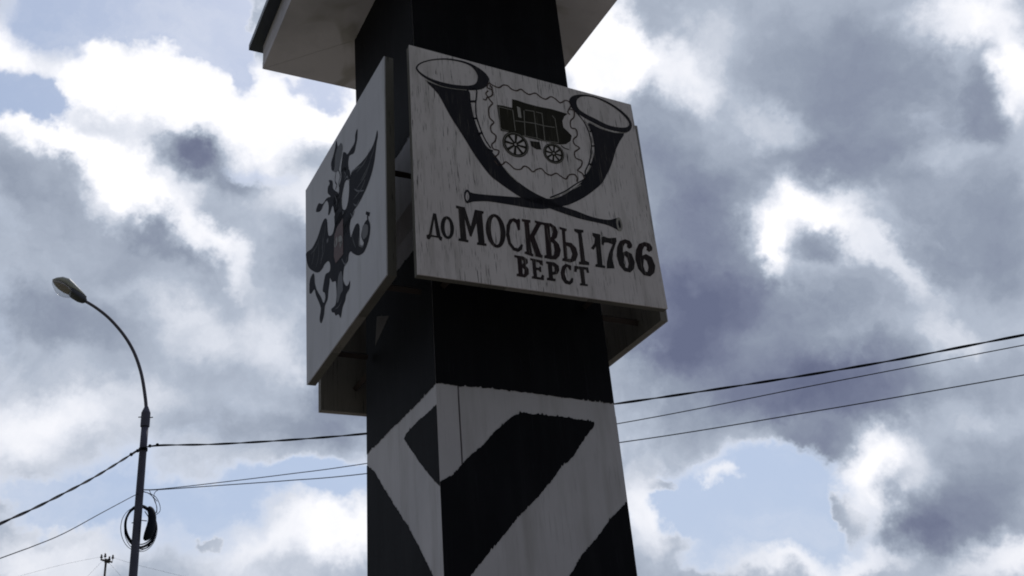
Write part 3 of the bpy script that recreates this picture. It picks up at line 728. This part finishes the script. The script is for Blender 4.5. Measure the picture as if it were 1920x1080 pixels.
em.append(stroke('x', 'B', b1([(362, 470), (352, 560), (368, 600), (356, 645)]), .006, eg, SB, 1)); em.append(stroke('x', 'B', b1([(382, 450), (402, 510), (388, 580), (398, 640)]), .006, eg, SB, 1))
# left head and neck
T(b1([(292, 556), (326, 562), (332, 630), (352, 655), (390, 690), (400, 800), (352, 880), (330, 800), (305, 870), (286, 892), (290, 800), (272, 752), (240, 792), (212, 852), (168, 858), (192, 780), (232, 782), (272, 728), (310, 712), (282, 680), (284, 620), (300, 590)]))
# left wing and lower body
T(b2([(240, 50), (262, 62), (268, 150), (278, 205), (312, 190), (332, 110), (342, 0), (500, -5), (470, 90), (480, 220), (495, 180), (520, 115), (542, 92), (562, 120), (560, 230), (560, 290), (590, 300), (600, 270), (578, 220), (585, 150), (612, 80), (640, 58), (660, 110), (655, 200), (632, 290), (600, 360), (550, 388), (500, 368), (482, 350), (462, 380), (455, 440), (422, 490), (412, 560), (412, 620), (438, 668), (460, 652), (474, 618), (470, 690), (440, 745), (430, 800), (405, 870), (388, 962), (368, 930), (342, 942), (330, 915), (310, 912), (302, 880), (338, 845), (350, 760), (345, 650), (338, 625), (310, 632), (290, 595), (284, 650), (275, 710), (268, 790), (242, 855), (235, 930), (215, 1003), (200, 1005), (194, 960), (205, 880), (188, 820), (160, 755), (146, 700), (120, 735), (100, 730), (105, 610), (140, 552), (150, 640), (168, 705), (205, 770), (230, 825), (246, 780), (240, 730), (222, 715), (235, 620), (250, 560), (285, 535), (292, 480), (275, 440), (240, 470), (218, 512), (180, 545), (130, 530), (90, 490), (70, 410), (72, 362), (125, 320), (175, 220), (212, 105)]))
em.append(stroke('x', 'B', b2([(640, 70), (636, 30), (645, -5)]), .012, eg, SB, 1)); em.append(stroke('x', 'B', b2([(620, -5), (655, 10)]), .012, eg, SB, 1))
for P in ([(190, 250), (185, 400), (160, 500)], [(225, 180), (222, 380), (200, 480)], [(150, 320), (135, 420), (120, 480)], [(100, 370), (100, 440)]):
    em.append(stroke('x', 'B', b2(P), .005, M['eagle_light'], SB, 2, taper=True))
for P in ([(540, 640), (575, 660), (635, 655)], [(530, 780), (560, 800), (590, 740)], [(500, 870), (520, 900), (540, 850)], [(505, 520), (520, 470), (600, 420)], [(440, 560), (470, 520), (480, 560)]):
    em.append(stroke('x', 'B', b1(P), .007, M['eagle_light'], SB, 2, taper=True))
T(b2([(375, 560), (400, 540), (410, 700), (390, 740), (365, 820), (355, 800), (360, 650)]), M['eagle_light'], 2)
T(b2([(595, 110), (640, 110), (635, 200), (600, 240), (585, 200)]), M['eagle_light'], 2)
em.append(stroke('x', 'B', b2([(560, 220), (560, 290), (590, 305), (602, 280)]), .007, M['eagle_light'], SB, 2)); em.append(stroke('x', 'B', b2([(400, 420), (430, 470), (450, 400)]), .006, M['eagle_light'], SB, 2))
em.append(stroke('x', 'B', b1([(432, 855), (430, 885)]), .01, M['eagle_light'], SB, 2)); em.append(stroke('x', 'B', b2([(262, 262), (275, 240)]), .02, M['eagle_light'], SB, 2, smooth=False))
for P in ([(690, 250), (640, 380), (560, 480)], [(715, 300), (670, 430), (600, 560)], [(690, 400), (640, 520), (560, 640)], [(650, 540), (600, 650), (530, 740)], [(740, 180), (725, 270), (690, 350)], [(440, 470), (455, 500), (440, 530)], [(350, 700), (370, 760), (360, 830)]):
    em.append(stroke('x', 'B', b1(P), .0045, M['eagle_light'], SB, 2, taper=True))
for P in ([(250, 110), (240, 200), (215, 330)], [(205, 200), (165, 310), (110, 380)], [(240, 260), (235, 360), (200, 440)], [(500, 180), (505, 250), (530, 320)], [(340, 880), (370, 860), (400, 800)]):
    em.append(stroke('x', 'B', b2(P), .004, M['eagle_light'], SB, 2, taper=True))
eagle = merge('double_headed_eagle', em, SB)
shield = tess('shield', 'B', [b2([(412, 45), (414, 375), (345, 462), (328, 400), (334, 200), (358, 125)])], M['shield'], eagle, 3)
rd = [stroke('x', 'B', b2(P), w, M['rider'], SB, 4) for P, w in (([(352, 225), (358, 260), (350, 295)], .016), ([(370, 240), (392, 235), (400, 260), (385, 300)], .022), ([(340, 250), (336, 290), (345, 310)], .008), ([(395, 255), (398, 290)], .02))]
merge('rider', rd, eagle)

# ------------------------------------------------------------------ street lamp
def azim(px, py):
    d = ray(px, py); return Vector((d.x, d.y, 0)).normalized()
LD = 16.0
pc = azim(262, 900)
PX = lambda px, py: hit(px, py, EYE + pc*LD, pc)      # the vertical plane of the lamp
lamp_base = PX(262, 900); lamp_base.z = 0
lamp = thing('street_lamp', 'grey steel street lamp with long curved arm left of the post', 'street lamp', lamp_base)
def L(p): return p - lamp_base
ax_top = PX(273, 800)
topz = ax_top.z
bm = bmesh.new()
base = Vector((0, 0, 0)); tp = L(ax_top)
tp = Vector((tp.x*.6, tp.y*.6, tp.z))
def pole_at(z): return Vector((tp.x*z/tp.z, tp.y*z/tp.z, z))
zs = [i*tp.z/24 for i in range(25)]
add_tube(bm, [pole_at(z) for z in zs], [.078-.026*z/tp.z for z in zs], 20)
link('pole', bm_mesh('pole', bm, True), lamp, M['lamp_pole'])
bm = bmesh.new(); add_tube(bm, [(0, 0, 0), (0, 0, .5), (0, 0, .55)], [.11, .11, .08], 20); link('pole_foot', bm_mesh('pole_foot', bm), lamp, M['lamp_pole'])
ck0 = L(PX(272, 806)); ck1 = L(PX(273, 774)); ck2 = L(PX(273, 766))
bm = bmesh.new(); add_tube(bm, [pole_at(tp.z), pole_at(tp.z)+Vector((0, 0, ck1.z-tp.z)), pole_at(tp.z)+Vector((0, 0, ck2.z-tp.z+.03))], [.067, .067, .028], 16)
link('collar', bm_mesh('collar', bm), lamp, M['lamp_pole'])
for sgn, dz in ((-1, .02), (1, 0)):
    bm = bmesh.new(); c0 = pole_at(tp.z) + Vector((0, 0, .14+dz)); e = RT*sgn; e.z = 0
    add_tube(bm, [c0+e*.06, c0+e*.11], .008, 6); link('bolt', bm_mesh('bolt', bm), lamp, M['steel'])
arm_px = [(273, 768), (271, 735), (264, 697), (251, 660), (232, 628), (206, 598), (180, 577), (157, 563)]
arm = [L(PX(*p)) for p in arm_px]
arm[0] = pole_at(tp.z) + Vector((0, 0, arm[0].z-tp.z)); arm_s = smooth_path([pole_at(tp.z)+Vector((0, 0, .05))]+arm, 8)
bm = bmesh.new(); add_tube(bm, arm_s, [.027-.004*i/len(arm_s) for i in range(len(arm_s))], 12)
link('arm', bm_mesh('arm', bm, True), lamp, M['lamp_arm'])
# head: local frame at the arm's end, x along the head, z up
h_ax = (L(PX(97, 527)) - L(PX(157, 563))); hl = h_ax.length; hx = h_ax.normalized()
side = hx.cross(Z).normalized()                       # horizontal, across the head
hz = side.cross(hx).normalized()
if hz.z < 0: hz = -hz; side = -side
tilt = rad(14) if side.dot(pc) > 0 else rad(-14)
HM = Matrix.Translation(L(PX(158, 563))) @ Matrix((hx, side, hz)).transposed().to_4x4() @ Matrix.Rotation(-tilt, 4, 'X')
def loft(bm, secs, M_, n=20, cap=True):
    """secs: (x, half width, z bottom, z top, exponent)"""
    rings = []
    for (x, w, z0, z1, ex) in secs:
        r = []
        for k in range(n):
            t = 2*math.pi*k/n; c, s = math.cos(t), math.sin(t)
            yy = math.copysign(abs(c)**ex, c)*w; zz = (z0+z1)/2 + math.copysign(abs(s)**ex, s)*(z1-z0)/2
            r.append(bm.verts.new(M_ @ Vector((x, yy, zz))))
        rings.append(r)
    for a, b in zip(rings, rings[1:]):
        for k in range(n): bm.faces.new((a[k], a[(k+1) % n], b[(k+1) % n], b[k]))
    if cap: bm.faces.new(rings[0][::-1]); bm.faces.new(rings[-1])
bm = bmesh.new()
loft(bm, [(-.03, .03, -.03, .03, 1), (.0, .052, -.05, .045, .6), (.08, .075, -.062, .06, .55), (.20, .085, -.055, .075, .55), (.25, .085, -.03, .085, .55)], HM)
link('ballast_housing', bm_mesh('ballast_housing', bm, True), lamp, M['lamp_body'])
bm = bmesh.new()
loft(bm, [(.0, .045, .047, .055, 1), (.10, .082, .030, .085, .8), (.25, .125, .014, .12, .9), (.36, .155, .014, .14, .9), (.46, .135, .014, .115, .9), (.54, .075, .018, .07, .9), (hl+.015, .01, .02, .035, 1)], HM)
link('lamp_cover', bm_mesh('lamp_cover', bm, True), lamp, M['lamp_cover'])
bm = bmesh.new()
loft(bm, [(.20, .05, -.002, .010, 1), (.26, .085, -.012, .012, .9), (.36, .108, -.014, .012, .9), (.46, .095, -.012, .012, .9), (.53, .06, -.006, .012, .9), (hl, .008, .0, .012, 1)], HM)
link('reflector', bm_mesh('reflector', bm, True), lamp, M['reflector'])
bm = bmesh.new()
loft(bm, [(.19, .05, -.02, .008, 1), (.22, .09, -.07, .008, .9), (.29, .13, -.09, .008, .95), (.37, .15, -.105, .008, .95), (.45, .13, -.09, .008, .95), (.52, .08, -.055, .008, .95), (.56, .03, -.03, .008, 1)], HM, 28)
link('glass_bowl', bm_mesh('glass_bowl', bm, True), lamp, M['glass'])

# ------------------------------------------------------------------ overhead cables
lampP = PX(262, 900)
nd = azim(1920, 640)
endP = EYE + nd*12.5
dv = (endP - lampP); dv.z = 0; wn_ = dv.cross(Z).normalized()
CR = lambda px, py: hit(px, py, lampP, wn_)
ndl = azim(0, 1000); endL = EYE + ndl*11.5
dvl = (endL-lampP); dvl.z = 0; wl_ = dvl.cross(Z).normalized()
CL = lambda px, py: hit(px, py, lampP, wl_)
def cable(label, pts, r, twist=0, name='overhead_cable', group=None):
    base_ = pts[0].copy(); base_.z = 0
    P = smooth_path(pts, 10)
    # resample finely for twisting
    bm = bmesh.new()
    if twist:
        Q = []
        for a, b in zip(P, P[1:]):
            n = max(1, int((b-a).length/.05))
            Q += [a.lerp(b, i/n) for i in range(n)]
        Q.append(P[-1])
        Fm = frames(Q); s = 0; hs = [[], []]
        rj = random.Random(3)
        ph = 0
        for i, (q, (t, x, y)) in enumerate(zip(Q, Fm)):
            if i: s += (q-Q[i-1]).length
            ph = 2*math.pi*s/twist
            for j in (0, 1):
                hs[j].append(q - base_ + (x*math.cos(ph+j*math.pi)+y*math.sin(ph+j*math.pi))*r*.9)
        for h in hs: add_tube(bm, h, r, 6)
    else:
        add_tube(bm, [p-base_ for p in P], r, 6)
    o = link(name, bm_mesh(name, bm, True), None, M['cable']); o.location = base_
    o['label'] = label; o['category'] = 'cable'; 
    if group: o['group'] = group
    return o
def more(f, a, b, d):
    """carry a cable on beyond the frame"""
    v = (b-a).normalized(); return b + v*d
p = [PX(264, 843), CR(300, 835), CR(400, 833), CR(540, 825), CR(687, 813), CR(900, 790), CR(1148, 758), CR(1400, 721), CR(1650, 680), CR(1920, 628)]
p.append(more(0, p[-2], p[-1], 6)); p[0] = p[0] - pc*.06
cable('thick twisted black cable, highest of the three right of the post', p, .0085, 1.1)
p = [PX(264, 843)-pc*.06, CL(240, 856), CL(180, 893), CL(120, 925), CL(60, 955), CL(0, 982)]; p.append(more(0, p[-2], p[-1], 6))
cable('thick black cable running from the lamp pole down to the left', p, .0085, 1.1)
p = [PX(268, 918), CR(300, 917), CR(400, 906), CR(540, 889), CR(687, 869), CR(1155, 795), CR(1540, 720), CR(1920, 647)]; p.append(more(0, p[-2], p[-1], 6))
cable('thin black wire, middle of the three right of the post', p, .006)
p = [PX(268, 919)-pc*.01, CR(300, 918), CR(400, 911), CR(540, 901), CR(687, 888), CR(1160, 830), CR(1540, 769), CR(1920, 703)]; p.append(more(0, p[-2], p[-1], 6))
cable('black wire, lowest of the three right of the post', p, .0065)
p = [PX(262, 925), CL(250, 930), CL(190, 962), CL(120, 1000), CL(60, 1025), CL(0, 1047)]; p.append(more(0, p[-2], p[-1], 6))
cable('thin black wire running from the lamp pole to the lower left, below the thick cable', p, .0055)
# clamps on the pole
clamp = thing('cable_clamp', 'small black clamps and band holding the thick cable to the lamp pole', 'clamp', (lamp_base.x, lamp_base.y, PX(264, 843).z))
for a in (CL(246, 853), CL(258, 846), CR(281, 837), CR(295, 835)):
    bm = bmesh.new(); bmesh.ops.create_uvsphere(bm, u_segments=10, v_segments=8, radius=.026, matrix=Matrix.Translation(a-clamp.location-pc*.02))
    link('clamp_body', bm_mesh('clamp_body', bm, True), clamp, M['cable'])
bm = bmesh.new(); c0 = pole_at(PX(264, 843).z)+lamp_base-clamp.location
add_tube(bm, [c0-Z*.02, c0+Z*.02], .066, 18); link('band', bm_mesh('band', bm), clamp, M['cable'])
# the coil of spare cable
cc = PX(264, 983) + pc*.10
coil = thing('cable_coil', 'black coil of spare cable hanging behind the lamp pole', 'cable', cc)
RX = RT.copy(); RX.z = 0; RX.normalize()
ca = RX*.74 + pc*.67
rr = random.Random(5)
for i in range(9):
    bm = bmesh.new(); r1 = .295+rr.uniform(-.02, .02); ph = rr.uniform(0, 6)
    ox, oz = rr.uniform(-.008, .008), rr.uniform(-.008, .008)
    if i > 6: r1 = .325; ox = (-.05 if i == 7 else .012); oz = -.035
    pts = []
    for k in range(49):
        t = 2*math.pi*k/48
        rk = r1*(1+.02*math.sin(2*t+ph))
        pts.append(ca*(math.cos(t)*rk+ox) + Z*(math.sin(t)*rk*(1.0)+oz) + pc*(.012*math.sin(3*t+ph)+.01*(i % 4)))
    add_tube(bm, pts, .0085 if i < 7 else .0045, 6, cap=False); link('loop', bm_mesh('loop', bm, True), coil, M['cable'])
bm = bmesh.new()
cl = [PX(280, 950), PX(285, 965), PX(284, 985), PX(277, 1003), PX(270, 1012)]
add_tube(bm, smooth_path([q-cc for q in cl], 5), [.03, .06, .08, .088, .092, .095, .1, .1, .1, .105, .108, .108, .11, .105, .1, .095, .085, .075, .06, .045, .03][:21], 12, flat=.5)
link('splice_closure', bm_mesh('splice_closure', bm, True), coil, M['cable'])
for P in ([(268, 921), (290, 930), (299, 945), (300, 958), (293, 965)], [(280, 919), (284, 928), (291, 940), (294, 955), (291, 964)], [(299, 917), (290, 924), (289, 936), (294, 950), (294, 962)], [(268, 922), (280, 926), (295, 940)]):
    bm = bmesh.new(); add_tube(bm, smooth_path([PX(*q)-cc for q in P], 6), .0048, 6); link('tail_wire', bm_mesh('tail_wire', bm, True), coil, M['cable'])
for P in ([(247, 977), (265, 972), (276, 973)], [(272, 955), (279, 966)]):
    bm = bmesh.new(); add_tube(bm, [PX(*q)-cc+pc*.1 for q in P], .007, 6); link('tie', bm_mesh('tie', bm), coil, M['cable'])

# ------------------------------------------------------------------ far power pole
pu = azim(198, 1060); UD = 92.0
PU = lambda px, py: hit(px, py, EYE+pu*UD, pu)
ub = PU(197, 1070); ub.z = 0
up_ = thing('power_pole', 'small distant power pole with four insulators, low at the left', 'pole', ub)
top = PU(199, 1050) - ub
bm = bmesh.new(); add_tube(bm, [(0, 0, 0), (top.x*.3, top.y*.3, top.z+.1)], [.13, .085], 10); link('shaft', bm_mesh('shaft', bm, True), up_, M['timber_pole'])
for a, b in (((188.5, 1049), (211, 1054)), ((192, 1051), (207, 1049)), ):
    bm = bmesh.new(); add_tube(bm, [PU(*a)-ub, PU(*b)-ub], .075, 4); link('crossarm', bm_mesh('crossarm', bm), up_, M['timber_pole'])
bm = bmesh.new(); add_tube(bm, [PU(196, 1051.5)-ub, PU(206, 1053.5)-ub], .14, 6); link('transformer_bracket', bm_mesh('transformer_bracket', bm), up_, M['timber_pole'])
for (x, y) in ((190, 1047.5), (197, 1045.5), (204.8, 1051), (211.3, 1048.5)):
    c = PU(x, y)-ub
    bm = bmesh.new(); add_tube(bm, [c-Z*.12, c+Z*.02, c+Z*.04, c+Z*.14, c+Z*.16, c+Z*.30, c+Z*.36], [.025, .025, .095, .11, .075, .07, .04], 10)
    link('insulator', bm_mesh('insulator', bm, True), up_, M['insulator'])
for i, (lab, pts) in enumerate((('faint thin wire from the distant power pole, upper left', [(190, 1044), (120, 1058), (30, 1082)]), ('faint thin wire from the distant power pole, steep lower left', [(191, 1053), (165, 1080), (140, 1110)]),
        ('faint thin wire from the distant power pole, upper right', [(211, 1045), (260, 1060), (350, 1082)]), ('faint thin wire from the distant power pole, steep lower right', [(205, 1056), (225, 1078), (250, 1105)]))):
    cable(lab, [PU(*q) for q in pts], .007, name='power_line')
